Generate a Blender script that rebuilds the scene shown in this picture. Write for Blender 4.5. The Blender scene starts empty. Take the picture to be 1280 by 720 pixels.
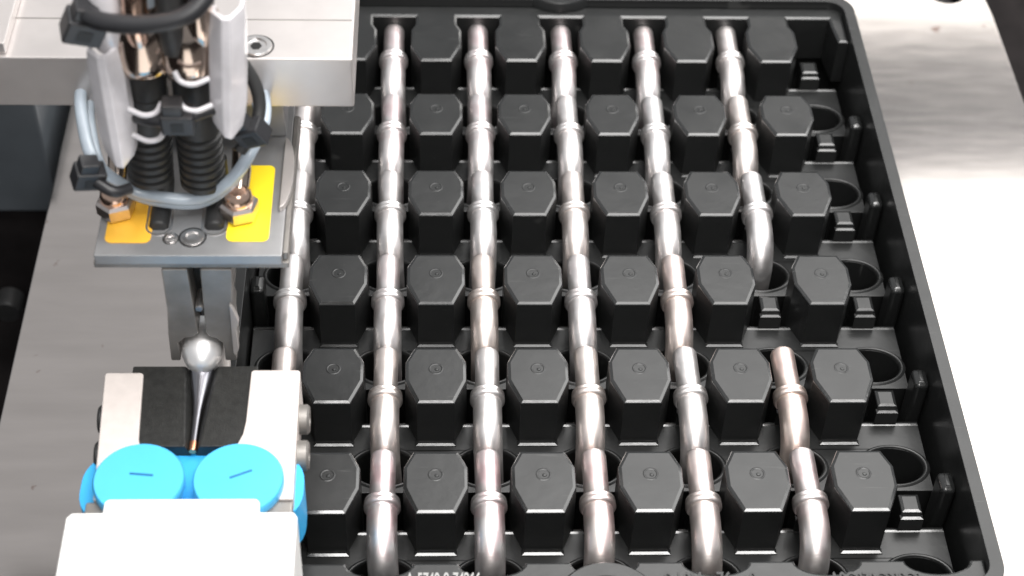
import bpy, bmesh, math, random
from mathutils import Vector, Matrix
from mathutils.geometry import tessellate_polygon

random.seed(7)
sc = bpy.context.scene
C = sc.collection
# one unit = one column pitch of the tray (about 12 mm)
sc.unit_settings.system = 'METRIC'
sc.unit_settings.scale_length = 0.012

# ------------------------------------------------------------------ camera
def rz(a): return Matrix.Rotation(a, 3, 'Z')
def rx(a): return Matrix.Rotation(a, 3, 'X')
cam = bpy.data.cameras.new('camera')
cam_o = bpy.data.objects.new('camera', cam); C.objects.link(cam_o)
M = (rz(-0.061071) @ rx(0.770315) @ rz(0.044473)).to_4x4()
M.translation = Vector((1.01169, -17.52911, 12.92451))
cam_o.matrix_world = M
cam.sensor_width = 36.0
cam.lens = 36.0 * 2200.0 / 1280.0
cam.clip_start = 0.5; cam.clip_end = 400
cam.dof.use_dof = True
cam.dof.focus_distance = 17.3
cam.dof.aperture_fstop = 0.45
sc.camera = cam_o

# ------------------------------------------------------------------ light
w = bpy.data.worlds.new("World"); sc.world = w; w.use_nodes = True
bg = w.node_tree.nodes['Background']
bg.inputs[0].default_value = (0.93, 0.96, 1.0, 1); bg.inputs[1].default_value = 0.32

def area(name, loc, target, sx, sy, radiance, col=(1, 1, 1)):
    l = bpy.data.lights.new(name, 'AREA'); l.shape = 'RECTANGLE'; l.size = sx; l.size_y = sy
    l.energy = radiance * math.pi * sx * sy; l.color = col
    o = bpy.data.objects.new(name, l); C.objects.link(o); o.location = loc
    d = Vector(target) - Vector(loc)          # tilt about X only, so the panel stays square to the room
    o.rotation_euler = (math.atan2(d.y, -d.z), 0, 0)
    return o
# the big workshop lamp panel on the right, a second row behind it, two ceiling lamps, plus added fill lights
area('lamp_panel', (13.0, 4.0, 15), (13.0, 4.0, 0), 24, 14, 4.0, (1, .985, .965))
area('side_lamp_panel', (19.0, 13.8, 15), (19.0, 13.8, 0), 13, 5.2, 4.4, (1, .985, .965))
area('far_lamp_panel', (16, 29.0, 15), (16, 29.0, 0), 18, 9, 4.6, (1, .97, .93))
area('left_plate_fill', (-10, 3, 15), (-10, 3, 0), 16, 36, .20, (1, .96, .93))  # added dim glow overhead, there for the left of the plate to reflect
area('ceiling_lamp', (6.2, -5.0, 19), (6.2, -5.0, 0), 9.0, 16.0, 4.6, (1, .98, .96))
area('cross_edge_fill', (4.5, -10.0, 18.6), (4.5, -10.0, 0), 15.0, 3.2, 15.0, (1, .98, .96))  # added strip that brightens the chamfers and feet of the front pegs
area('second_ceiling_lamp', (-1.2, -5.0, 19), (-1.2, -5.0, 0), 2.4, 16.0, 7.0, (1, .98, .96))
area('front_fill_light', (3.5, -25.0, 21), (3.5, -5, 0), 12.0, 8.0, 8.0, (1, .97, .94))  # added fill behind the camera for edge glints and front faces

sc.view_settings.view_transform = 'Standard'
sc.view_settings.look = 'None'
sc.view_settings.exposure = 0.22
sc.view_settings.gamma = 1.0
sc.render.filter_size = 2.5
sc.cycles.use_denoising = True
sc.cycles.max_bounces = 8

# ------------------------------------------------------------------ materials
def new_mat(name):
    m = bpy.data.materials.new(name); m.use_nodes = True
    nt = m.node_tree; return m, nt, nt.nodes['Principled BSDF']
def mat(name, col, rough=.5, metal=0.0, spec=.5, noise=0.0, nscale=8.0, bump=0.0, bscale=60.0,
        stretch=(1, 1, 1), rough_var=0.0, trans=0.0, tint=None, coat=0.0):
    m, nt, b = new_mat(name); N = nt.nodes; L = nt.links
    b.inputs['Roughness'].default_value = rough
    b.inputs['Metallic'].default_value = metal
    b.inputs['Specular IOR Level'].default_value = spec
    b.inputs['Transmission Weight'].default_value = trans
    b.inputs['Coat Weight'].default_value = coat
    b.inputs['Base Color'].default_value = (*col, 1)
    if noise or bump or rough_var:
        tc = N.new('ShaderNodeTexCoord'); mp = N.new('ShaderNodeMapping')
        mp.inputs['Scale'].default_value = stretch
        L.new(tc.outputs['Object'], mp.inputs['Vector'])
    if noise:
        n = N.new('ShaderNodeTexNoise'); n.inputs['Scale'].default_value = nscale; n.inputs['Detail'].default_value = 6
        L.new(mp.outputs[0], n.inputs['Vector'])
        r = N.new('ShaderNodeValToRGB')
        r.color_ramp.elements[0].position = .3; r.color_ramp.elements[1].position = .7
        t = tint or col
        r.color_ramp.elements[0].color = (*[max(0, c * (1 - noise)) for c in t], 1)
        r.color_ramp.elements[1].color = (*[min(1, c * (1 + noise)) for c in col], 1)
        L.new(n.outputs[0], r.inputs[0]); L.new(r.outputs[0], b.inputs['Base Color'])
    if rough_var:
        n = N.new('ShaderNodeTexNoise'); n.inputs['Scale'].default_value = nscale * 2.3; n.inputs['Detail'].default_value = 5
        L.new(mp.outputs[0], n.inputs['Vector'])
        r = N.new('ShaderNodeMapRange'); r.inputs[1].default_value = .3; r.inputs[2].default_value = .7
        r.inputs[3].default_value = max(.02, rough - rough_var); r.inputs[4].default_value = rough + rough_var
        L.new(n.outputs[0], r.inputs[0]); L.new(r.outputs[0], b.inputs['Roughness'])
    if bump:
        n = N.new('ShaderNodeTexNoise'); n.inputs['Scale'].default_value = bscale; n.inputs['Detail'].default_value = 4
        L.new(mp.outputs[0], n.inputs['Vector'])
        bp = N.new('ShaderNodeBump'); bp.inputs['Strength'].default_value = bump; bp.inputs['Distance'].default_value = .01
        L.new(n.outputs[0], bp.inputs['Height']); L.new(bp.outputs[0], b.inputs['Normal'])
    return m

def black_mat(name='black_plastic', dr=0.0, spec=.45):
    m, nt, b = new_mat(name); N = nt.nodes; L = nt.links
    b.inputs['Specular IOR Level'].default_value = spec
    tc = N.new('ShaderNodeTexCoord'); oi = N.new('ShaderNodeObjectInfo')
    k = N.new('ShaderNodeMath'); k.operation = 'MULTIPLY'; k.inputs[1].default_value = 37
    L.new(oi.outputs['Random'], k.inputs[0])
    ad = N.new('ShaderNodeVectorMath'); ad.operation = 'ADD'
    L.new(tc.outputs['Object'], ad.inputs[0]); L.new(k.outputs[0], ad.inputs[1])
    def noise(sc_, det, a, b_, lo, hi, vec=None):
        n = N.new('ShaderNodeTexNoise'); n.inputs['Scale'].default_value = sc_; n.inputs['Detail'].default_value = det
        L.new((vec or ad).outputs[0], n.inputs['Vector'])
        r = N.new('ShaderNodeMapRange'); r.inputs[1].default_value = a; r.inputs[2].default_value = b_; r.inputs[3].default_value = lo; r.inputs[4].default_value = hi
        L.new(n.outputs[0], r.inputs[0]); return r
    rough = noise(3.0, 5, .3, .7, .28 + dr, .37 + dr)
    # pale scuffs and dust specks
    scuff = noise(26, 3, .68, .76, 0, .05)
    st = N.new('ShaderNodeMapping'); st.inputs['Rotation'].default_value = (0, 0, .5); st.inputs['Scale'].default_value = (2.2, 40, 2)
    L.new(ad.outputs[0], st.inputs['Vector'])
    scr = noise(1.0, 2, .70, .76, 0, .10, st)
    sm = N.new('ShaderNodeMath'); sm.operation = 'MAXIMUM'; L.new(scuff.outputs[0], sm.inputs[0]); L.new(scr.outputs[0], sm.inputs[1])
    mx = N.new('ShaderNodeMixRGB'); mx.inputs[1].default_value = (.0125, .0130, .0130, 1); mx.inputs[2].default_value = (.25, .25, .24, 1)
    L.new(sm.outputs[0], mx.inputs[0]); L.new(mx.outputs[0], b.inputs['Base Color'])
    ra = N.new('ShaderNodeMath'); ra.operation = 'ADD'; L.new(rough.outputs[0], ra.inputs[0]); L.new(sm.outputs[0], ra.inputs[1])
    L.new(ra.outputs[0], b.inputs['Roughness'])
    n = N.new('ShaderNodeTexNoise'); n.inputs['Scale'].default_value = 4; n.inputs['Detail'].default_value = 6
    L.new(ad.outputs[0], n.inputs['Vector'])
    bp = N.new('ShaderNodeBump'); bp.inputs['Strength'].default_value = .35; bp.inputs['Distance'].default_value = .012
    L.new(n.outputs[0], bp.inputs['Height']); L.new(bp.outputs[0], b.inputs['Normal'])
    return m
BLACK = black_mat()
EDGE = black_mat('rubbed_plastic_edge', -.13, .75)
PLATE = mat('brushed_plate', (.55, .51, .485), .14, 1.0, noise=.06, nscale=1.3, stretch=(.6, 3, 1), rough_var=.012)
def add_specks(m):
    nt = m.node_tree; N = nt.nodes; L = nt.links; b = N['Principled BSDF']
    src = b.inputs['Base Color'].links[0].from_socket
    tc = N.new('ShaderNodeTexCoord'); n = N.new('ShaderNodeTexNoise'); n.inputs['Scale'].default_value = 3.4; n.inputs['Detail'].default_value = 4
    L.new(tc.outputs['Object'], n.inputs['Vector'])
    r = N.new('ShaderNodeMapRange'); r.inputs[1].default_value = .70; r.inputs[2].default_value = .76; r.inputs[4].default_value = .75
    L.new(n.outputs[0], r.inputs[0])
    mx = N.new('ShaderNodeMixRGB'); mx.inputs[2].default_value = (.22, .12, .09, 1)
    L.new(r.outputs[0], mx.inputs[0]); L.new(src, mx.inputs[1]); L.new(mx.outputs[0], b.inputs['Base Color'])
add_specks(PLATE)
ALU = mat('milled_aluminium', (.58, .545, .53), .30, .6, noise=.05, nscale=3)
GREY = mat('anodised_grey', (.33, .33, .335), .40, .6, noise=.05, nscale=7)
FINGER = mat('finger_steel', (.25, .235, .22), .44, .6, noise=.15, nscale=5)
ARM = mat('bead_blasted_aluminium', (.66, .60, .565), .55, .3, noise=.05, nscale=9, bump=.08, bscale=70)
CHROME = mat('polished_chrome', (.92, .91, .90), .34, .8)
NICKEL = mat('nickel', (.50, .41, .35), .14, 1.0, noise=.08, nscale=4)
COPPER = mat('copper_nut', (.74, .52, .41), .22, 1.0, noise=.15, nscale=9)
PINKN = mat('pinkish_nickel', (.68, .61, .58), .3, 1.0, noise=.1, nscale=8)
ROD = mat('dimmed_rod_steel', (.34, .34, .37), .30, 1.0)  # darker than the chrome: the rod's dimming in the groove is painted in
COPTIP = mat('copper_tip', (.68, .33, .2), .3, 1.0)
RUBBER = mat('black_rubber', (.022, .022, .022), .5, noise=.2, nscale=12, bump=.2)
TIE = mat('tie_nylon', (.018, .018, .02), .38)
JAW = mat('black_oxide', (.018, .018, .017), .42, spec=.35, noise=.25, nscale=18, bump=.35, bscale=70)
YEL = mat('yellow_label', (.86, .46, .04), .5, noise=.03, nscale=3)
YEL2 = mat('bright_yellow_label', (.95, .70, .02), .5, noise=.03, nscale=3)
BLUE = mat('blue_plastic', (.075, .45, .80), .36, noise=.03, nscale=4, bump=.1)
SLIT = mat('slit_blue', (.01, .13, .28), .5)
BLUED = mat('blue_rubber', (.035, .40, .78), .42, noise=.05, nscale=4)
WHITE = mat('white_plastic', (.88, .87, .85), .4, noise=.02, nscale=3, bump=.08)
SHEATH = mat('clear_sheath', (.62, .60, .62), .16, spec=.7, noise=.12, nscale=4, coat=.4)
HOSE = mat('pale_blue_hose', (.40, .46, .52), .25, spec=.6, noise=.1, nscale=4, coat=.3)
DARKM = mat('dark_machine', (.012, .010, .010), .85, spec=.15, noise=.4, nscale=1.5)
BLUEGREY = mat('blue_grey_paint', (.075, .085, .095), .5, noise=.1, nscale=2)
SCREW = mat('screw_steel', (.70, .68, .67), .30, 1.0, noise=.1, nscale=10)
SOCK = mat('socket_dark', (.02, .02, .02), .4, .5)
LETTER = mat('moulded_letter', (.30, .30, .29), .5)
LETTERD = mat('moulded_letter_dark', (.02, .02, .02), .5)

def tube_mat():
    m, nt, b = new_mat('turned_tube_metal'); N = nt.nodes; L = nt.links
    b.inputs['Metallic'].default_value = .95
    oi = N.new('ShaderNodeObjectInfo')
    tc = N.new('ShaderNodeTexCoord')
    # heat tint clouds, shifted per tube
    n = N.new('ShaderNodeTexNoise'); n.noise_dimensions = '4D'; n.inputs['Scale'].default_value = 4.5; n.inputs['Detail'].default_value = 3
    L.new(tc.outputs['Object'], n.inputs['Vector']); 
    mu = N.new('ShaderNodeMath'); mu.operation = 'MULTIPLY'; mu.inputs[1].default_value = 40
    L.new(oi.outputs['Random'], mu.inputs[0]); L.new(mu.outputs[0], n.inputs['W'])
    r = N.new('ShaderNodeValToRGB'); r.color_ramp.elements[0].position = .38; r.color_ramp.elements[1].position = .66
    r.color_ramp.elements[0].color = (1, 1, 1, 1); r.color_ramp.elements[1].color = (.95, .91, .90, 1)
    L.new(n.outputs[0], r.inputs[0])
    mx = N.new('ShaderNodeMixRGB'); mx.blend_type = 'MULTIPLY'; mx.inputs[0].default_value = 1
    L.new(oi.outputs['Color'], mx.inputs[1]); L.new(r.outputs[0], mx.inputs[2])
    # red stain (amount comes from 1 - object alpha)
    n2 = N.new('ShaderNodeTexNoise'); n2.inputs['Scale'].default_value = 3.2; n2.inputs['Detail'].default_value = 2
    L.new(tc.outputs['Object'], n2.inputs['Vector'])
    mr = N.new('ShaderNodeMapRange'); mr.inputs[1].default_value = .42; mr.inputs[2].default_value = .62
    L.new(n2.outputs[0], mr.inputs[0])
    inv = N.new('ShaderNodeMath'); inv.operation = 'SUBTRACT'; inv.inputs[0].default_value = 1
    L.new(oi.outputs['Alpha'], inv.inputs[1])
    st = N.new('ShaderNodeMath'); st.operation = 'MULTIPLY'
    L.new(mr.outputs[0], st.inputs[0]); L.new(inv.outputs[0], st.inputs[1])
    m2 = N.new('ShaderNodeMixRGB'); m2.inputs[2].default_value = (.85, .30, .36, 1)
    L.new(st.outputs[0], m2.inputs[0]); L.new(mx.outputs[0], m2.inputs[1])
    L.new(m2.outputs[0], b.inputs['Base Color'])
    # lathe lines and uneven polish
    n3 = N.new('ShaderNodeTexNoise'); n3.inputs['Scale'].default_value = 9; n3.inputs['Detail'].default_value = 5
    L.new(tc.outputs['Object'], n3.inputs['Vector'])
    r3 = N.new('ShaderNodeMapRange'); r3.inputs[1].default_value = .3; r3.inputs[2].default_value = .7
    r3.inputs[3].default_value = .33; r3.inputs[4].default_value = .45
    L.new(n3.outputs[0], r3.inputs[0]); L.new(r3.outputs[0], b.inputs['Roughness'])
    mp = N.new('ShaderNodeMapping'); mp.inputs['Scale'].default_value = (1, 60, 1)
    L.new(tc.outputs['Object'], mp.inputs['Vector'])
    n4 = N.new('ShaderNodeTexNoise'); n4.inputs['Scale'].default_value = 1.5
    L.new(mp.outputs[0], n4.inputs['Vector'])
    bp = N.new('ShaderNodeBump'); bp.inputs['Strength'].default_value = .12; bp.inputs['Distance'].default_value = .01
    L.new(n4.outputs[0], bp.inputs['Height']); L.new(bp.outputs[0], b.inputs['Normal'])
    return m
TUBE = tube_mat()

# ------------------------------------------------------------------ mesh helpers
def finish(bm, name, m, parent=None, smooth=None, loc=None, col=None):
    me = bpy.data.meshes.new(name)
    bmesh.ops.recalc_face_normals(bm, faces=bm.faces)
    bm.to_mesh(me); bm.free()
    me.materials.append(m)
    if m is BLACK: me.materials.append(EDGE)
    if smooth is not None:
        me.shade_smooth(); me.set_sharp_from_angle(angle=math.radians(smooth))
    o = bpy.data.objects.new(name, me); C.objects.link(o)
    if smooth is not None:
        wn = o.modifiers.new('weighted_normals', 'WEIGHTED_NORMAL'); wn.keep_sharp = True; wn.weight = 80
    if parent: o.parent = parent
    if loc: o.location = loc
    return o
def bevel(bm, wd, seg=2, ang=30, zmin=None):
    es = []
    for e in bm.edges:
        if len(e.link_faces) == 2 and e.calc_face_angle(0) > math.radians(ang):
            if zmin is None or min(v.co.z for v in e.verts) > zmin: es.append(e)
    bmesh.ops.bevel(bm, geom=es, offset=wd, segments=seg, profile=.5, affect='EDGES', clamp_overlap=True)
def add_box(bm, x0, x1, y0, y1, z0, z1):
    vs = [bm.verts.new((x, y, z)) for x in (x0, x1) for y in (y0, y1) for z in (z0, z1)]
    for f in ((0, 1, 3, 2), (4, 6, 7, 5), (0, 4, 5, 1), (2, 3, 7, 6), (0, 2, 6, 4), (1, 5, 7, 3)):
        bm.faces.new([vs[i] for i in f])
def box(name, x0, x1, y0, y1, z0, z1, m, parent=None, bev=.02, seg=2):
    bm = bmesh.new(); add_box(bm, x0, x1, y0, y1, z0, z1)
    bmesh.ops.recalc_face_normals(bm, faces=bm.faces)
    if bev: bevel(bm, bev, seg)
    return finish(bm, name, m, parent, smooth=35)
def slab(bm, outer, holes, z0, z1, flare=1.0):
    """solid with a polygon outline (and holes), from z0 up to z1"""
    loops = [outer] + holes
    flat = [p for l in loops for p in l]
    tris = tessellate_polygon([[Vector((p[0], p[1], 0)) for p in l] for l in loops])
    top = [bm.verts.new((p[0], p[1], z1)) for p in flat]
    bot = [bm.verts.new((p[0] * flare, p[1] * flare, z0)) for p in flat]
    tf = []
    for t in tris:
        tf.append(bm.faces.new([top[i] for i in t])); bm.faces.new([bot[i] for i in reversed(t)])
    k = 0
    for l in loops:
        n = len(l)
        for i in range(n):
            a, b = k + i, k + (i + 1) % n
            bm.faces.new([top[a], top[b], bot[b], bot[a]])
        k += n
    bmesh.ops.recalc_face_normals(bm, faces=bm.faces)
def inset(poly, d):
    a = sum(p[0] * q[1] - q[0] * p[1] for p, q in zip(poly, poly[1:] + poly[:1]))
    sgn = 1 if a > 0 else -1
    n = len(poly); out = []
    for i in range(n):
        p0, p1, p2 = Vector(poly[i - 1][:2]), Vector(poly[i][:2]), Vector(poly[(i + 1) % n][:2])
        e1 = (p1 - p0).normalized(); e2 = (p2 - p1).normalized()
        n1 = Vector((-e1.y, e1.x)) * sgn; n2 = Vector((-e2.y, e2.x)) * sgn
        m = n1 + n2; m = m / max(m.length_squared / 2, .3)
        out.append(tuple(p1 + m * d))
    return out
CH = ((.034, 0), (.008, -.0105), (.002, -.018), (0, -.030))
def slab_ch(bm, outer, z0, z1, flare=1.0, k=1.0, ch=CH):
    """solid whose top edge has a shallow moulded chamfer and a small round below it"""
    rings = []
    for d, dz in ch:
        rings.append([bm.verts.new((x, y, z1 + dz * k)) for x, y in (inset(outer, d * k) if d else outer)])
    rings.append([bm.verts.new((x * flare, y * flare, z0)) for x, y in outer])
    tp = inset(outer, ch[0][0] * k)
    for t in tessellate_polygon([[Vector((p[0], p[1], 0)) for p in tp]]):
        bm.faces.new([rings[0][i] for i in t])
    n = len(outer)
    for a, b in zip(rings, rings[1:]):
        for i in range(n):
            f = bm.faces.new([a[i], a[(i + 1) % n], b[(i + 1) % n], b[i]])
            if a is not rings[-2]: f.material_index = 1
    bmesh.ops.recalc_face_normals(bm, faces=bm.faces)
def ell(cx, cy, rx_, ry_, n=32, a0=0, a1=2 * math.pi):
    if a1 - a0 > 6.28: return [(cx + rx_ * math.cos(a0 + (a1 - a0) * i / n), cy + ry_ * math.sin(a0 + (a1 - a0) * i / n)) for i in range(n)]
    return [(cx + rx_ * math.cos(a0 + (a1 - a0) * i / n), cy + ry_ * math.sin(a0 + (a1 - a0) * i / n)) for i in range(n + 1)]
def rrect(x0, x1, y0, y1, r, n=7):
    p = []
    for cx, cy, a in ((x1 - r, y1 - r, 0), (x0 + r, y1 - r, 90), (x0 + r, y0 + r, 180), (x1 - r, y0 + r, 270)):
        p += ell(cx, cy, r, r, n, math.radians(a), math.radians(a + 90))
    return p
def sweep(bm, pts, rad, n=20, caps=True):
    """tube along points with a radius for each"""
    pts = [Vector(p) for p in pts]
    if not hasattr(rad, '__len__'): rad = [rad] * len(pts)
    up = Vector((.13, .21, .97)).normalized(); rings = []; prev = None
    for i, p in enumerate(pts):
        t = (pts[min(i + 1, len(pts) - 1)] - pts[max(i - 1, 0)]).normalized()
        if prev is None:
            a = t.cross(up); 
            if a.length < .15: a = t.cross(Vector((1, 0, 0)))
            a.normalize()
        else:
            a = (prev - t * prev.dot(t)).normalized()
        prev = a; b = t.cross(a)
        rings.append([bm.verts.new(p + (a * math.cos(2 * math.pi * k / n) + b * math.sin(2 * math.pi * k / n)) * rad[i]) for k in range(n)])
    for i in range(len(rings) - 1):
        for k in range(n):
            bm.faces.new([rings[i][k], rings[i][(k + 1) % n], rings[i + 1][(k + 1) % n], rings[i + 1][k]])
    if caps:
        bm.faces.new(rings[0][::-1]); bm.faces.new(rings[-1])
def lathe(bm, prof, axis_o, axis='Z', n=32, close=False):
    """prof = [(radius, distance along axis)]"""
    rings = []
    for r, d in prof:
        ring = []
        for k in range(n):
            c, s = math.cos(2 * math.pi * k / n) * r, math.sin(2 * math.pi * k / n) * r
            v = {'Z': (c, s, d), 'Y': (c, d, s), 'X': (d, c, s)}[axis]
            ring.append(bm.verts.new(Vector(axis_o) + Vector(v)))
        rings.append(ring)
    for i in range(len(rings) - 1):
        for k in range(n): bm.faces.new([rings[i][k], rings[i][(k + 1) % n], rings[i + 1][(k + 1) % n], rings[i + 1][k]])
    if close:
        for k in range(n): bm.faces.new([rings[-1][k], rings[-1][(k + 1) % n], rings[0][(k + 1) % n], rings[0][k]])
    else:
        if prof[0][0] > 1e-4: bm.faces.new(rings[0][::-1])
        if prof[-1][0] > 1e-4: bm.faces.new(rings[-1])
    bmesh.ops.remove_doubles(bm, verts=bm.verts, dist=1e-5)
def catmull(pts, k=8):
    pts = [Vector(p) for p in pts]; out = []
    P = [pts[0] * 2 - pts[1]] + pts + [pts[-1] * 2 - pts[-2]]
    for i in range(1, len(P) - 2):
        for j in range(k):
            t = j / k
            out.append(.5 * ((2 * P[i]) + (P[i + 1] - P[i - 1]) * t + (2 * P[i - 1] - 5 * P[i] + 4 * P[i + 1] - P[i + 2]) * t * t + (3 * P[i] - P[i - 1] - 3 * P[i + 1] + P[i + 2]) * t ** 3))
    out.append(pts[-1]); return out
def thing(name, label, cat, loc=(0, 0, 0), group=None):
    o = bpy.data.objects.new(name, None); C.objects.link(o); o.location = loc
    o.empty_display_size = .2
    o['label'] = label; o['category'] = cat
    if group: o['group'] = group
    return o
def local(o, root):      # built in world coordinates under a root that has a location
    o.parent = root; o.matrix_parent_inverse = Matrix.Translation(-Vector(root.location)); return o
def struct(o): o['kind'] = 'structure'; return o
def dup(o, parent, loc=None):
    c = o.copy(); C.objects.link(c); c.parent = parent
    if loc is not None: c.location = loc
    return c

# ------------------------------------------------------------------ setting
PZ = -1.72
bm = bmesh.new()
slab(bm, [(-3.66, -16), (8.70, -16), (8.70, 1.9), (8.4, 6.0), (-3.66, 6.0)], [ell(8.14, 2.46, .27, .27, 32)], PZ - .5, PZ)
bevel(bm, .03, 2, 40)
plate = struct(finish(bm, 'machine_plate', PLATE, smooth=35))
plate['label'] = 'brushed steel machine plate under the tray'
bm = bmesh.new(); add_box(bm, -40, 45, -40, 60, -5.3, -5.0)
struct(finish(bm, 'floor', DARKM))
bm = bmesh.new()
lathe(bm, [(0, .0), (.15, .0), (.19, -.03), (.2, -.2), (0, -.2)], (8.14, 2.46, PZ - .22))
hb = finish(bm, 'recessed_bolt', SOCK, smooth=35); hb['label'] = 'dark bolt sunk in the hole of the plate at the top edge'; hb['category'] = 'bolt'

t = thing('machine_housing', 'blue grey housing with a black lower panel, left of the plate', 'machine housing', (-7, 0, -4))
local(box('upper_panel', -14, -3.90, -.75, 9, -3.0, -.6, BLUEGREY, bev=.06), t)
local(box('lower_panel', -14, -4.0, -.60, 9, -5.0, -3.01, DARKM, bev=.04), t)
local(box('cross_rail', -14, -4.0, -3.6, -3.2, -4.6, -4.2, RUBBER, bev=.05), t)
bm = bmesh.new(); lathe(bm, [(0, 0), (.16, 0), (.18, .05), (.18, .3)], (-4.6, -1.6, -4.0), 'Y')
local(finish(bm, 'knob', RUBBER, smooth=35), t)

# ------------------------------------------------------------------ tray
RP = 1.31
tray = thing('parts_tray', 'black moulded plastic tray holding rows of metal elbow tubes between octagonal pegs', 'tray', (2.5, -5, -1))
def tpart(o): return local(o, tray)
XL, XR, YT, YB = -1.06, 6.06, -.12, -8.82
# rim
bm = bmesh.new()
slab(bm, rrect(XL, XR, YB, YT, .30), [rrect(XL + .13, XR - .13, YB + .13, YT - .13, .2)], -1.7, .10)
bevel(bm, .035, 3, 40)
rim = tpart(finish(bm, 'rim', BLACK, smooth=50))
bm = bmesh.new()
slab(bm, rrect(XL + .10, XR - .10, YB + .10, YT - .10, .2), [], -1.7, -1.6)
tpart(finish(bm, 'tray_floor', BLACK))
# back strip, its front edge cut into the first row of half-octagons
pts = [(-.925, -.255), (5.925, -.255), (5.925, -.92), (5.80, -.92), (5.76, -.62), (5.75, -.47), (5.25, -.47)]
for k in (5, 4, 3, 2, 1, 0):
    y = -RP
    pts += [(k + .25, -.62), (k + .30, y + .58), (k + .30, y + .29), (k + .18, y), (k - .18, y), (k - .30, y + .29), (k - .30, y + .58), (k - .25, -.62), (k - .25, -.47)]
    if k > 0: pts += [(k - .75, -.47)]
pts += [(-.75, -.47), (-.76, -.62), (-.80, -.92), (-.925, -.92)]
bm = bmesh.new(); slab_ch(bm, pts, -.60, 0)
tpart(finish(bm, 'back_strip', BLACK, smooth=17))
# front strip with shallow arcs where the last elbows dip
pts = [(5.92, -8.685), (-.92, -8.685), (-.92, -8.40)]
for k in range(7):
    cx = k - .5
    a = math.acos(.30 / .34) if False else .45
    pts += [(cx + .30 * math.cos(math.pi + math.pi * j / 12), -8.41 + .145 * math.sin(math.pi + math.pi * j / 12)) for j in range(13)]
pts += [(5.92, -8.40)]
bm = bmesh.new(); slab_ch(bm, pts, -.60, 0, k=.6)
tpart(finish(bm, 'front_strip', BLACK, smooth=17))
# locating rings in the two end strips
ringm = [(.30, -.02), (.30, .075), (.315, .09), (.45, .09), (.47, .07), (.49, -.02)]
for (cx, cy, z) in ((2.5, -8.93, .0), (2.5, .10, .03)):
    bm = bmesh.new(); lathe(bm, ringm, (cx, cy, z), n=48, close=True)
    tpart(finish(bm, 'locating_ring', BLACK, smooth=40))
# webs with the elbow holes
for r in range(1, 7):
    y0, y1 = -RP * r - .62, -RP * r + .24
    holes = [ell(k - .5, -RP * r - .315, .30, .22, 30) for k in range(7)]
    bm = bmesh.new()
    if r == 6: y0 = -8.62
    slab(bm, [(-.90, y0), (5.84, y0), (5.84, y1), (-.90, y1)], holes, -1.62, -.60)
    bevel(bm, .03, 3, 40, zmin=-.75)
    slab_ch(bm, [(-.90, y1 - .05), (5.84, y1 - .05), (5.84, y1 + .012), (-.90, y1 + .012)], -1.0, -.592, ch=((.026, 0), (.004, -.009), (0, -.018)))
    tpart(finish(bm, 'cross_web', BLACK, smooth=50))
# raised lip round each hole
lipm = None
for r in range(1, 7):
    for k in range(7):
        loc = (k - .5, -RP * r - .315, -.60)
        if lipm is None:
            bm = bmesh.new(); lathe(bm, [(.295, -.03), (.30, .005), (.315, .018), (.335, .018), (.36, -.004)], (0, 0, 0), n=40)
            for f in [f for f in bm.faces if len(f.verts) > 4]: bm.faces.remove(f)
            for v in bm.verts: v.co.y *= .75
            o = finish(bm, 'hole_lip', BLACK, smooth=60); lipm = o
        else:
            o = lipm.copy(); C.objects.link(o)
        o.location = loc; o.parent = tray; o.matrix_parent_inverse = Matrix.Translation(-Vector(tray.location))
# pegs
def peg_mesh():
    bm = bmesh.new()
    cy = .36
    ol = [(-.18, 0), (.18, 0), (.30, .29), (.30, .53), (.21, .72), (-.21, .72), (-.30, .53), (-.30, .29)]
    slab_ch(bm, [(x, y - cy) for x, y in ol], -1.62, 0, flare=1.045)
    # gate mark: shallow ring and nub
    lathe2 = bmesh.new()
    lathe(lathe2, [(.050, 0), (.060, .004), (.066, .004), (.076, 0)], (0, .08, -.001), n=24)
    for f in [f for f in lathe2.faces if len(f.verts) > 4]: lathe2.faces.remove(f)
    lathe(lathe2, [(.022, 0), (.016, .007), (0, .010)], (.008, .070, -.001), n=12)
    me = bpy.data.meshes.new('t'); lathe2.to_mesh(me); lathe2.free(); bm.from_mesh(me); bpy.data.meshes.remove(me)
    # moulded foot line in front of the wall
    slab_ch(bm, [(-.20, -.418), (.20, -.418), (.20, -.35), (-.20, -.35)], -.70, -.578, ch=((.030, 0), (.004, -.010), (0, -.018)))
    return bm
first = None
for r in range(2, 7):
    for k in range(6):
        if first is None: o = first = finish(peg_mesh(), 'peg', BLACK, smooth=17)
        else: o = first.copy(); C.objects.link(o)
        o.location = (k, -RP * r + .36, 0)
        o.parent = tray; o.matrix_parent_inverse = Matrix.Translation(-Vector(tray.location))
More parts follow.
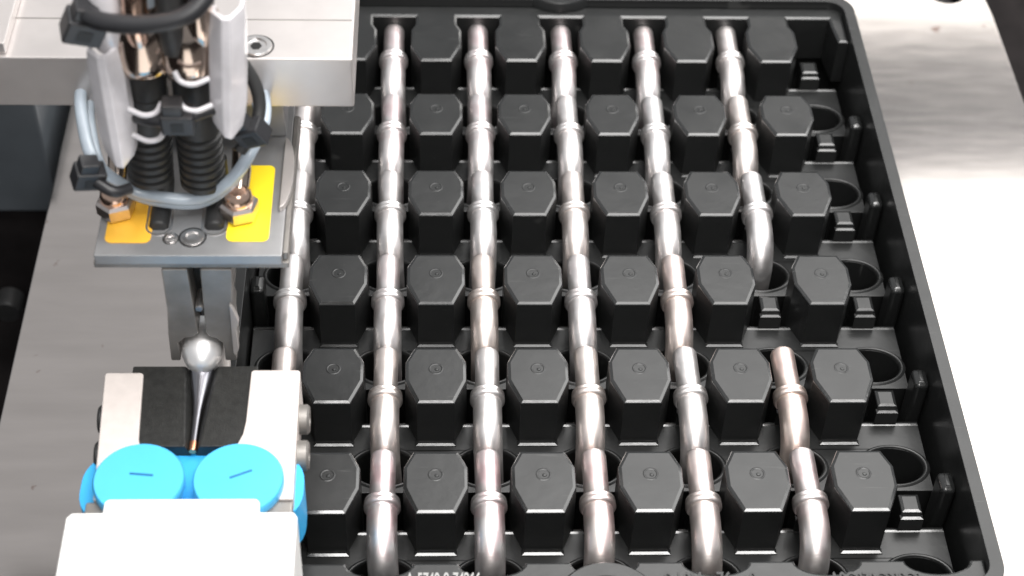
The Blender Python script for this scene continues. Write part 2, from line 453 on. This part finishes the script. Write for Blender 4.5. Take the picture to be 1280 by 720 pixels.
# saddle posts under the tubes, and wall bumps at both ends
first = None
for r in range(1, 7):
    for k in range(7):
        if first is None:
            bm = bmesh.new(); slab_ch(bm, [(-.10, -.10), (.10, -.10), (.10, .12), (-.10, .12)], -1.62, -.37)
            slab_ch(bm, [(-.112, -.150), (.112, -.150), (.112, -.085), (-.112, -.085)], -1.62, -.415, ch=((.030, 0), (.004, -.010), (0, -.02)))
            o = first = finish(bm, 'saddle_post', BLACK, smooth=17)
        else: o = first.copy(); C.objects.link(o)
        o.location = (k - .5, -RP * r + .36, 0)
        o.parent = tray; o.matrix_parent_inverse = Matrix.Translation(-Vector(tray.location))
first = None
for r in range(2, 7):
    for x in (-.85, 5.85):
        if first is None:
            bm = bmesh.new(); slab_ch(bm, rrect(-.075, .075, -.12, .12, .05, 4), -1.62, -.20, ch=((.06, 0), (.02, -.02), (.005, -.04), (0, -.06)))
            o = first = finish(bm, 'wall_bump', BLACK, smooth=50)
        else: o = first.copy(); C.objects.link(o)
        o.location = (x, -RP * r + .51, 0)
        o.parent = tray; o.matrix_parent_inverse = Matrix.Translation(-Vector(tray.location))
def lettering(s, x, y, size, m, width):
    cu = bpy.data.curves.new('lettering_curve', 'FONT'); cu.body = s; cu.size = size; cu.extrude = .006; cu.offset = .004
    o = bpy.data.objects.new('lettering_curve', cu); C.objects.link(o); cu.materials.append(m)
    bpy.context.view_layer.update()
    o.scale = (width / max(o.dimensions.x, .01), 1, 1)
    me = bpy.data.meshes.new_from_object(o.evaluated_get(bpy.context.evaluated_depsgraph_get()))
    p = bpy.data.objects.new('lettering', me); C.objects.link(p); p.scale = o.scale
    bpy.data.objects.remove(o); p.location = (x, y, .006); local(p, tray)
    return p
lettering('A-5740-8-74266', .74, -8.66, .20, LETTER, .66)
lettering('S 10Ms  76sm0', 3.02, -8.67, .20, LETTERD, .82)
lettering('A0C070CS0SC0', 4.50, -8.68, .20, LETTERD, .82)

# ------------------------------------------------------------------ elbow tubes
def neck_bm():
    bm = bmesh.new()
    lathe(bm, [(.085, .50), (.085, .578), (.098, .585), (.112, .578), (.121, .555), (.121, .48), (.119, .3), (.122, .06), (.128, .03)], (0, 0, 0), 'Y', 40)
    return bm
def collar_bm():
    bm = bmesh.new()
    lathe(bm, [(.12, .055), (.150, .053), (.166, .040), (.170, .022), (.160, .008), (.160, -.004), (.171, -.016), (.172, -.045), (.160, -.062), (.135, -.07)], (0, 0, 0), 'Y', 40)
    return bm
def elbow_bm():
    bm = bmesh.new(); P = []; Rr = []
    for y, r in ((-.055, .134), (-.08, .140), (-.12, .141), (-.17, .141)): P.append((0, y, 0)); Rr.append(r)
    Rb = .38
    for j in range(1, 13):
        a = math.pi / 2 * j / 12
        P.append((0, -.18 - Rb * math.sin(a), -Rb + Rb * math.cos(a))); Rr.append(.141)
    P.append((0, -.56, -.68)); Rr.append(.141)
    sweep(bm, P, Rr, 40)
    return bm
AX = -.225
def tint(c, s):
    a = (.86, .85, .85); b = (.84, .735, .67)
    return tuple(a[i] + (b[i] - a[i]) * c for i in range(3)) + (1 - s,)
T = {(0,1):(.2,0),(0,2):(.25,0),(0,3):(.1,0),(0,4):(.15,0),(0,5):(.6,0),(0,6):(.2,0),
     (1,1):(.1,.15),(1,2):(.1,.2),(1,3):(.1,0),(1,4):(.15,.1),(1,5):(.55,0),(1,6):(.05,.32),
     (2,1):(.1,.2),(2,2):(.1,.15),(2,3):(.05,0),(2,4):(.75,0),(2,5):(.2,0),(2,6):(.1,.34),
     (3,1):(.1,.2),(3,2):(.15,0),(3,3):(.5,0),(3,4):(.05,.05),(3,5):(.6,0),(3,6):(.5,.25),
     (4,1):(.1,.15),(4,2):(.05,0),(4,3):(.15,0),(4,4):(.75,.1),(4,5):(.2,0),(4,6):(.5,.1),
     (5,1):(.25,0),(5,2):(.5,0),(5,3):(.05,0),(5,5):(1.0,.15),(5,6):(.25,.2)}
ordn = {1: 'rearmost', 2: 'second from rear', 3: 'third from rear', 4: 'third from front', 5: 'second from front', 6: 'frontmost'}
coln = {0: 'in the leftmost column', 1: 'in the first full column right of the grippers', 2: 'in the column left of the locating ring',
        3: 'in the column aligned with the locating ring', 4: 'in the column right of the locating ring', 5: 'in the column with the empty seat'}
proto = None
for (c, r), (cp, stn) in sorted(T.items()):
    tone = 'coppery' if cp >= .7 else 'brownish' if cp >= .45 else 'red-stained silvery' if stn >= .3 and r == 6 else 'silvery'
    lab = '%s elbow tube, %s %s' % (tone, ordn[r], coln[c])
    t = thing('elbow_tube', lab, 'tube', (c - .5, -RP * r + .26, AX), 'metal elbow tubes lying in the tray')
    if proto is None:
        parts = [finish(neck_bm(), 'neck', TUBE, t, 50), finish(collar_bm(), 'collar', TUBE, t, 50), finish(elbow_bm(), 'elbow', TUBE, t, 50)]
        proto = parts
    else:
        parts = [dup(p, t) for p in proto]
    for p in parts: p.color = tint(cp, stn)
    t.rotation_euler = (random.uniform(-.006, .006), random.uniform(-.5, .5) * .1, random.uniform(-.012, .012))
    t.location.x += random.uniform(-.008, .008); t.location.y += random.uniform(-.008, .008)

# ------------------------------------------------------------------ lower gripper (blue and white)
lg = thing('parallel_gripper', 'white gripper with two blue discs and light grey arms holding black jaws', 'gripper', (-1.1, -8.3, .3))
def lp(o): return local(o, lg)
bm = bmesh.new()
slab(bm, [(-2.03, -12.6), (-.14, -12.6), (-.14, -8.74), (-.17, -8.69), (-.46, -8.69), (-.46, -8.58), (-.49, -8.55), (-1.71, -8.55), (-1.74, -8.58), (-1.74, -8.69), (-1.99, -8.69), (-2.03, -8.74)], [], .30, 1.14)
bevel(bm, .025, 3, 40)
lp(finish(bm, 'body', WHITE, smooth=40))
lp(box('support_post', -1.6, -.6, -12.55, -11.7, PZ, .31, ALU))
bm = bmesh.new()
slab(bm, rrect(-2.03, -.13, -8.60, -7.80, .34, 8), [], .34, .84); bevel(bm, .03, 3, 40)
lp(finish(bm, 'blue_housing', BLUED, smooth=40))
lp(box('clamp_block', -1.93, -.2, -8.68, -8.46, .50, .98, FINGER))
for (cx, ang) in ((-1.50, -.10), (-.665, .42)):
    bm = bmesh.new(); lathe(bm, [(0, -.26), (.345, -.26), (.35, -.12), (.372, -.11), (.384, -.09), (.384, -.02), (.37, 0), (0, 0)], (cx, -8.29, 1.08), n=64)
    d = lp(finish(bm, 'blue_disc', BLUE, smooth=35))
    bm = bmesh.new(); add_box(bm, -.10, .10, -.010, .010, -.004, .004)
    bmesh.ops.rotate(bm, verts=bm.verts, cent=(0, 0, 0), matrix=Matrix.Rotation(ang, 3, 'Z'))
    bmesh.ops.translate(bm, verts=bm.verts, vec=(cx + .02, -8.25, 1.081))
    s = finish(bm, 'slot', SLIT); s.parent = d; 
# arms
for s_ in ('left', 'right'):
    if s_ == 'left':
        ol = [(-1.955, -7.05), (-1.935, -7.03), (-1.63, -7.03), (-1.61, -7.05), (-1.61, -7.68), (-1.58, -7.86), (-1.5, -7.98), (-1.5, -8.45), (-1.88, -8.45)]
        ol = [(-1.955, -7.05), (-1.87, -8.45), (-1.45, -8.45), (-1.45, -8.0), (-1.53, -7.92), (-1.565, -7.80), (-1.575, -7.65), (-1.61, -7.05), (-1.63, -7.03), (-1.935, -7.03)]
    else:
        ol = [(-.635, -7.0), (-.655, -7.02), (-.66, -7.60), (-.675, -7.74), (-.71, -7.84), (-.78, -7.93), (-.79, -8.45), (-.20, -8.45), (-.215, -7.02), (-.235, -7.0)]
    bm = bmesh.new(); slab(bm, ol, [], .55, .995); bevel(bm, .018, 2, 40)
    lp(finish(bm, 'arm', ARM, smooth=40))
# black jaws with a groove
for x0, x1, gx in ((-1.72, -1.145, 1), (-1.065, -.60, -1)):
    bm = bmesh.new()
    prof, back = [], []
    for g, zz, tgt in ((0.0, .86, prof), (.085, .80, back)):
        if gx > 0: tgt += [(x0, .50), (x1 + .02, .50), (x1 + .02, zz), (x1 - .02 - g, .97), (x0, .97)]
        else: tgt += [(x1, .50), (x0 - .02, .50), (x0 - .02, zz), (x0 + .02 + g, .97), (x1, .97)]
    A = [bm.verts.new((x, -6.93, z)) for x, z in back]; B = [bm.verts.new((x, -7.86, z)) for x, z in prof]
    n = len(prof)
    bm.faces.new(A); bm.faces.new(B[::-1])
    for i in range(n): bm.faces.new([A[i], A[(i + 1) % n], B[(i + 1) % n], B[i]])
    bmesh.ops.recalc_face_normals(bm, faces=bm.faces); bevel(bm, .014, 2, 35)
    lp(finish(bm, 'jaw', JAW, smooth=40))
for x, y in ((-.20, -7.42), (-.185, -7.83), (-1.90, -7.42), (-1.875, -7.83)):
    d = 1 if x > -1 else -1
    bm = bmesh.new(); lathe(bm, [(0, .05 * d), (.06, .05 * d), (.062, .08 * d), (.115, .08 * d), (.135, .06 * d), (.135, -.02 * d), (.0, -.02 * d)], (x, y, .80), 'X', 24)
    lp(finish(bm, 'side_screw', FINGER if d > 0 else RUBBER, smooth=40))

# tube in the jaws
t = thing('clamped_tube', 'shiny chrome tube with a copper tip, clamped between the black jaws', 'tube', (-1.11, -6.8, .95))
bm = bmesh.new(); P = []; Rr = []
for y, z, r in ((-6.93, .95, .11), (-6.923, .97, .135), (-6.905, 1.0, .158), (-6.87, 1.03, .176), (-6.82, 1.045, .183), (-6.76, 1.05, .184)):
    P.append((-1.105, y, z)); Rr.append(r)
for j in range(1, 9):
    a = math.pi / 2 * j / 8; P.append((-1.105, -6.70 + .24 * math.sin(a), 1.05 - .24 + .24 * math.cos(a))); Rr.append(.178)
P.append((-1.105, -6.46, .45)); Rr.append(.178)
sweep(bm, P, Rr, 32); local(finish(bm, 'tube_body', CHROME, smooth=50), t)
bm = bmesh.new(); sweep(bm, [(-1.105, y, z) for y, z in ((-7.78, .91), (-7.60, .905), (-7.42, .90), (-7.28, .895), (-7.14, .895), (-6.96, .90))], [.028, .032, .040, .058, .085, .118], 24)
local(finish(bm, 'rod', ROD, smooth=40), t)
bm = bmesh.new(); lathe(bm, [(0, -.10), (.03, -.10), (.036, -.08), (.036, 0)], (-1.105, -7.77, .91), 'Y', 20)
local(finish(bm, 'tip', COPTIP, smooth=50), t)
# ------------------------------------------------------------------ upper gripper on its bar
bar = thing('mounting_bar', 'thick aluminium bar across the top left corner, carrying the upper gripper', 'bar', (-3, -5, 2.97))
def bp_(o): return local(o, bar)
bp_(box('bar_body', -4.5, .29, -5.70, -4.1, 2.97, 3.50, ALU, bev=.02))
bm = bmesh.new(); lathe(bm, [(0, -.01), (.13, -.01), (.135, .0), (.135, .012), (.128, .02), (.095, .02), (.085, .004), (0, .004)], (-.535, -5.53, 3.50), n=36)
bs = bp_(finish(bm, 'bar_screw', SCREW, smooth=40))
bm = bmesh.new(); lathe(bm, [(0, 0), (.05, 0), (.05, .004), (0, .004)], (-.535, -5.53, 3.505), n=6)
s = finish(bm, 'socket', SOCK); s.parent = bs
bm = bmesh.new(); lathe(bm, [(.14, 0), (.14, .004), (.155, .004), (.155, 0)], (-.535, -5.53, 3.50), n=36, close=True)
bp_(finish(bm, 'screw_recess', SOCK, smooth=40))
bp_(box('joint_line', -4.45, .27, -5.165, -5.15, 3.49, 3.502, FINGER, bev=0))
bp_(box('end_block', -4.2, -2.62, -5.66, -4.3, 3.501, 3.62, ALU))
bp_(box('hanger', -1.75, -.36, -5.32, -4.75, 2.30, 2.965, GREY))
bp_(box('bar_column', -3.9, -3.2, -4.9, -4.4, 3.62, 9, ALU))

ug = thing('small_gripper', 'small grey pneumatic gripper with two yellow labels hanging under the aluminium bar', 'gripper', (-1.1, -6, 2.1))
def gp(o): return local(o, ug)
bm = bmesh.new()
slab(bm, [(-1.90, -6.86), (-.31, -6.86), (-.31, -4.80), (-1.90, -4.80)], [], 2.19, 2.30); bevel(bm, .012, 2, 40)
gp(finish(bm, 'body', GREY, smooth=40))
gp(box('lower_plate', -1.92, -.26, -6.83, -4.9, 2.12, 2.186, FINGER, bev=.01))
gp(box('edge_trim', -.308, -.262, -6.80, -5.0, 2.19, 2.28, FINGER, bev=.01))
# D-shaped side cap
pts = ell(-.36, -5.86, .10, .46, 20, -math.pi / 2, math.pi / 2)
bm = bmesh.new(); slab(bm, pts, [], 2.301, 2.36); bevel(bm, .015, 2, 40)
gp(finish(bm, 'side_cap', ALU, smooth=40))
bm = bmesh.new(); slab(bm, rrect(-1.83, -1.44, -6.71, -6.05, .06, 5), [], 2.3005, 2.307)
gp(finish(bm, 'label_plate', YEL))
bm = bmesh.new(); slab(bm, rrect(-.80, -.435, -6.69, -5.72, .06, 5), [], 2.3005, 2.307)
gp(finish(bm, 'label_plate', YEL2))
for cx, cy, r in ((-1.085, -6.64, .095), (-1.27, -6.655, .055)):
    bm = bmesh.new(); lathe(bm, [(r * 1.12, -.002), (r * 1.12, .003), (r * .98, .004), (r * .92, .02), (r * .6, .024), (r * .5, .006), (0, .004)], (cx, cy, 2.30), n=32)
    s = gp(finish(bm, 'screw', SCREW, smooth=35))
    bm = bmesh.new(); lathe(bm, [(r * 1.12, 0), (r * 1.12, .0045), (r * 1.26, .0045), (r * 1.26, 0)], (cx, cy, 2.30), n=32, close=True)
    gp(finish(bm, 'screw_recess', SOCK, smooth=35))
# sensor barrels lying in the grooves
for cx in (-1.385, -.91):
    bm = bmesh.new(); sweep(bm, [(cx, -6.55, 2.31), (cx, -6.52, 2.31), (cx, -6.1, 2.31), (cx, -5.98, 2.36), (cx, -5.95, 2.6)], [.05, .085, .085, .085, .085], 24)
    gp(finish(bm, 'sensor_barrel', RUBBER, smooth=50))
    bm = bmesh.new(); slab(bm, [(x, y) for x, y in rrect(cx - .115, cx + .115, -6.62, -6.1, .11, 7)], [[(x, y) for x, y in rrect(cx - .098, cx + .098, -6.60, -6.12, .095, 7)]], 2.3005, 2.308)
    gp(finish(bm, 'groove_edge', SCREW))
# fingers
def prism_y(name, pr, y0, y1, m, bev=.012):
    bm = bmesh.new()
    A = [bm.verts.new((x, y0, z)) for x, z in pr]; B = [bm.verts.new((x, y1, z)) for x, z in pr]; n = len(pr)
    ts = tessellate_polygon([[Vector((x, z, 0)) for x, z in pr]])
    for t_ in ts: bm.faces.new([A[i] for i in t_]); bm.faces.new([B[i] for i in reversed(t_)])
    for i in range(n): bm.faces.new([A[i], A[(i + 1) % n], B[(i + 1) % n], B[i]])
    bmesh.ops.recalc_face_normals(bm, faces=bm.faces); bevel(bm, bev, 2, 30)
    return finish(bm, name, m, smooth=40)
gp(prism_y('finger', [(-1.35, 2.12), (-1.13, 2.12), (-1.125, 1.80), (-1.11, 1.32), (-1.16, 1.27), (-1.24, 1.25), (-1.30, 1.18), (-1.305, .95), (-1.39, .95), (-1.38, 1.3), (-1.355, 1.6)], -6.85, -6.5, FINGER))
gp(prism_y('finger', [(-1.02, 2.12), (-.75, 2.12), (-.77, 1.75), (-.80, 1.60), (-.785, 1.50), (-.80, 1.35), (-.80, .95), (-.90, .95), (-.905, 1.18), (-.965, 1.25), (-1.02, 1.27), (-1.045, 1.32), (-1.03, 1.80)], -6.85, -6.5, FINGER))
gp(prism_y('finger_edge', [(-.80, 1.72), (-.765, 1.62), (-.735, 1.5), (-.77, 1.4), (-.765, 1.14), (-.80, 1.06), (-.815, 1.10)], -6.89, -6.83, ALU, .004))
bm = bmesh.new(); lathe(bm, [(0, -.02), (.03, -.02), (.035, 0), (.035, .2)], (-1.07, -6.86, 1.66), 'Y', 16)
gp(finish(bm, 'finger_pin', SCREW, smooth=40))
gp(box('finger_bridge', -1.12, -1.02, -6.62, -6.52, 1.3, 2.1, SOCK, bev=0))

# hex fittings in front
for i, (cx, cy, m) in enumerate(((-1.765, -6.33, COPPER), (-.70, -6.36, COPPER))):
    f = thing('air_fitting', ('coppery hex air fitting on the orange-yellow label', 'coppery hex air fitting on the bright yellow label')[i], 'fitting', (cx, cy, 2.3), 'hex air fittings on the gripper')
    bm = bmesh.new(); lathe(bm, [(.0, 0), (.155, 0), (.172, .03), (.172, .13), (.150, .16), (0, .16)], (0, 0, 0.012), n=6)
    bmesh.ops.rotate(bm, verts=bm.verts, cent=(0, 0, 0), matrix=Matrix.Rotation(.35 + i, 3, 'Z'))
    finish(bm, 'hex_nut', PINKN, f, 20)
    bm = bmesh.new(); lathe(bm, [(.12, .16), (.125, .19), (.115, .25), (.08, .285), (.07, .27), (.0, .265)], (0, 0, 0.012), n=28)
    finish(bm, 'cap', COPPER, f, 40)
    bm = bmesh.new(); sweep(bm, [(0, .08, .2), (.02, .22, .33), (.03, .3, .5)], .085, 20)
    finish(bm, 'stub', NICKEL, f, 40)

# sensor connectors standing behind
for i, (bx, tx, z0, zc) in enumerate(((-1.50, -1.36, 2.42, 3.66), (-1.06, -1.02, 2.36, 3.62))):
    k = thing('sensor_connector', ('left sensor connector with ribbed black boot and nickel cap', 'right sensor connector with ribbed black boot and nickel cap')[i], 'connector', (bx, -5.98, z0), 'sensor connectors with ribbed boots')
    d = Vector((tx - bx, 0, 2.0)).normalized()
    def at(h): return Vector((bx, -5.98, z0)) + d * h
    bm = bmesh.new(); P = []; Rr = []
    for j in range(7):
        h = j * .085
        for dh, r in ((0, .165), (.012, .195), (.056, .195), (.066, .165)): P.append(at(h + dh)); Rr.append(r)
    P.append(at(.62)); Rr.append(.19); P.append(at(.95)); Rr.append(.185)
    sweep(bm, P, Rr, 32); local(finish(bm, 'ribbed_boot', RUBBER, smooth=40), k)
    h0 = zc - z0
    bm = bmesh.new(); sweep(bm, [at(.94), at(h0 - .02)], .175, 28); local(finish(bm, 'boot_neck', RUBBER, smooth=40), k)
    bm = bmesh.new(); sweep(bm, [at(h0 + a) for a in (-.03, .0, .05, .13, .26, .38, .47, .55, .62, .66)], [.19, .24, .265, .282, .288, .284, .270, .242, .20, .15], 40)
    local(finish(bm, 'metal_cap', NICKEL, smooth=60), k)
    bm = bmesh.new(); sweep(bm, [at(h0 + .6), at(h0 + .9), at(h0 + 1.6), at(h0 + 3) + Vector((0, .5, 0)), at(h0 + 6) + Vector((0, 1.5, 0))], [.17, .15, .13, .13, .13], 24)
    local(finish(bm, 'cable', RUBBER if i else HOSE, smooth=50), k)

# clear sheaths
def sheath(name, label, top, bot, hook, wd):
    t = thing(name, label, 'sheath', bot, 'clear plastic sheaths on the cable bundle')
    prof = [(-.19, .12), (-.20, .02), (-.06, -.11), (.03, -.12), (.15, .0), (.17, .12), (.12, .12), (.11, .03), (.02, -.06), (-.04, -.06), (-.14, .04), (-.14, .12)]
    prof = [(x * wd, y) for x, y in prof]
    bm = bmesh.new(); n = len(prof)
    st = []
    for f, sc_, dz in ((0, .86, 0), (.15, 1.0, 0), (.5, 1.02, 0), (.85, .98, 0), (1, .9, 0)):
        c = Vector(bot).lerp(Vector(top), f)
        st.append([bm.verts.new(c + Vector((x * sc_, y, (-.10 * (1 - abs(x) / .2) if f == 0 else .04 * (x / .2) if f == 1 else 0)))) for x, y in prof])
    for a, b in zip(st, st[1:]):
        for i in range(n): bm.faces.new([a[i], a[(i + 1) % n], b[(i + 1) % n], b[i]])
    bm.faces.new(st[0]); bm.faces.new(st[-1][::-1])
    bmesh.ops.recalc_face_normals(bm, faces=bm.faces); bevel(bm, .012, 2, 40)
    local(finish(bm, 'sheath_shell', SHEATH, smooth=30), t)
    for dz in (.15, .42):
        s = hook
        b = Vector(bot) + Vector((.12 * s, -.02, dz + .05))
        bm = bmesh.new(); sweep(bm, catmull([b, b + Vector((.12 * s, -.05, -.02)), b + Vector((.22 * s, -.04, .0)), b + Vector((.27 * s, 0, .07))], 5), .024, 12)
        local(finish(bm, 'clip_tongue', SHEATH, smooth=50), t)
sheath('plastic_sheath', 'translucent plastic sheath on the left of the connectors', (-1.66, -6.22, 3.98), (-1.64, -6.30, 2.98), 1, .80)
sheath('plastic_sheath', 'taller translucent plastic sheath on the right of the connectors', (-.66, -6.22, 4.36), (-.73, -6.30, 3.30), -1, .80)

# hose loop and tie heads
loop = [(-1.95, -5.15, 3.05), (-2.05, -5.6, 3.05), (-2.00, -6.0, 2.98), (-1.86, -6.38, 2.86), (-1.62, -6.34, 2.52), (-1.3, -6.38, 2.45), (-1.0, -6.37, 2.45), (-.74, -6.40, 2.68), (-.56, -6.35, 2.95), (-.46, -6.0, 3.02), (-.52, -5.6, 3.05), (-.75, -5.25, 3.05)]
loop = [(x, y, z + .07) for x, y, z in loop]
hs = thing('air_hose', 'pale blue air hose looped around the connectors', 'hose', (-1.2, -6, 2.9))
bm = bmesh.new(); sweep(bm, catmull(loop, 6), .055, 16); local(finish(bm, 'hose_strand', HOSE, smooth=60), hs)
bm = bmesh.new(); sweep(bm, catmull([Vector(p) * .93 + Vector((-1.25, -6.0, 2.78)) * .07 + Vector((0, 0, -.10)) for p in loop], 6), .05, 16); local(finish(bm, 'hose_strand', HOSE, smooth=60), hs)
cb = thing('black_cable', 'thin black cable arching down right of the clear sheath', 'cable', (-.5, -6, 3.2))
bm = bmesh.new(); sweep(bm, catmull([(-.80, -5.95, 3.84), (-.66, -5.93, 3.66), (-.55, -5.97, 3.46), (-.51, -6.05, 3.27), (-.56, -6.18, 3.10), (-.68, -6.25, 2.95)], 6), .055, 16)
local(finish(bm, 'cable_strand', RUBBER, smooth=60), cb)
def tie(label, c, rot, strap=None, s=1.0, sr=.05):
    t = thing('cable_tie', label, 'cable tie', c, 'black cable ties on the cable bundle')
    bm = bmesh.new(); add_box(bm, -.13 * s, .13 * s, -.09 * s, .09 * s, -.10 * s, .10 * s); bmesh.ops.recalc_face_normals(bm, faces=bm.faces); bevel(bm, .025, 2)
    h = finish(bm, 'tie_head', TIE, t, 40); h.rotation_euler = rot
    bm = bmesh.new(); add_box(bm, -.05 * s, .05 * s, -.094 * s, -.088 * s, -.05 * s, .04 * s)
    g = finish(bm, 'tie_slot', SOCK, h)
    bm = bmesh.new(); add_box(bm, -.11 * s, .05 * s, -.07 * s, .07 * s, .08 * s, .20 * s); bmesh.ops.recalc_face_normals(bm, faces=bm.faces); bevel(bm, .02, 2)
    finish(bm, 'tie_tail', TIE, h, 40)
    if strap:
        bm = bmesh.new(); sweep(bm, [Vector(p) - Vector(c) for p in catmull(strap, 6)], sr, 12)
        finish(bm, 'strap', TIE, t, 50)
tie('cable tie head at the left end of the air hose loop', (-1.92, -6.40, 2.80), (.2, .3, .4), [(-1.92, -6.40, 2.80), (-1.72, -6.5, 2.72), (-1.60, -6.4, 2.66)])
tie('cable tie head on the right side beside the bar', (-.57, -6.22, 3.12), (.2, -.5, -.3))
tie('cable tie across the middle between the two connectors', (-1.13, -6.36, 3.38), (.1, 0, 0), [(-1.48, -6.27, 3.32), (-1.3, -6.38, 3.38), (-1.1, -6.38, 3.40), (-.82, -6.27, 3.43)], 1.05)
tie('thick cable tie round the cable bundle at the top edge', (-1.78, -6.25, 4.22), (.2, .4, .3), [(-1.80, -6.2, 4.36), (-1.6, -6.42, 4.40), (-1.2, -6.50, 4.44), (-.9, -6.45, 4.52), (-.74, -6.25, 4.68), (-.72, -5.9, 4.9)], 1.2, .075)
bn = thing('cable_bundle', 'bundle of dull cables passing out of the top edge above the connectors', 'cable bundle', (-1.3, -6, 4.4))
for i, (x, y, r, m) in enumerate(((-1.62, -6.15, .13, SHEATH), (-1.38, -6.2, .10, COPPER), (-1.12, -6.22, .10, RUBBER), (-.90, -6.15, .11, NICKEL), (-1.5, -6.0, .13, HOSE))):
    bm = bmesh.new(); sweep(bm, catmull([(x, y + .05, 3.95), (x, y, 4.3), (x * .98, y + .1, 5.0), (x * .95, y + .5, 7)], 5), r, 18)
    local(finish(bm, 'cable', m, smooth=60), bn)

for o in C.objects:
    if o.parent is None and o.name.split('.')[0] in ('sensor_connector', 'plastic_sheath', 'cable_bundle', 'black_cable') or (o.name.startswith('cable_tie') and o.parent is None):
        o.location += Vector((.065, -.30, .265))
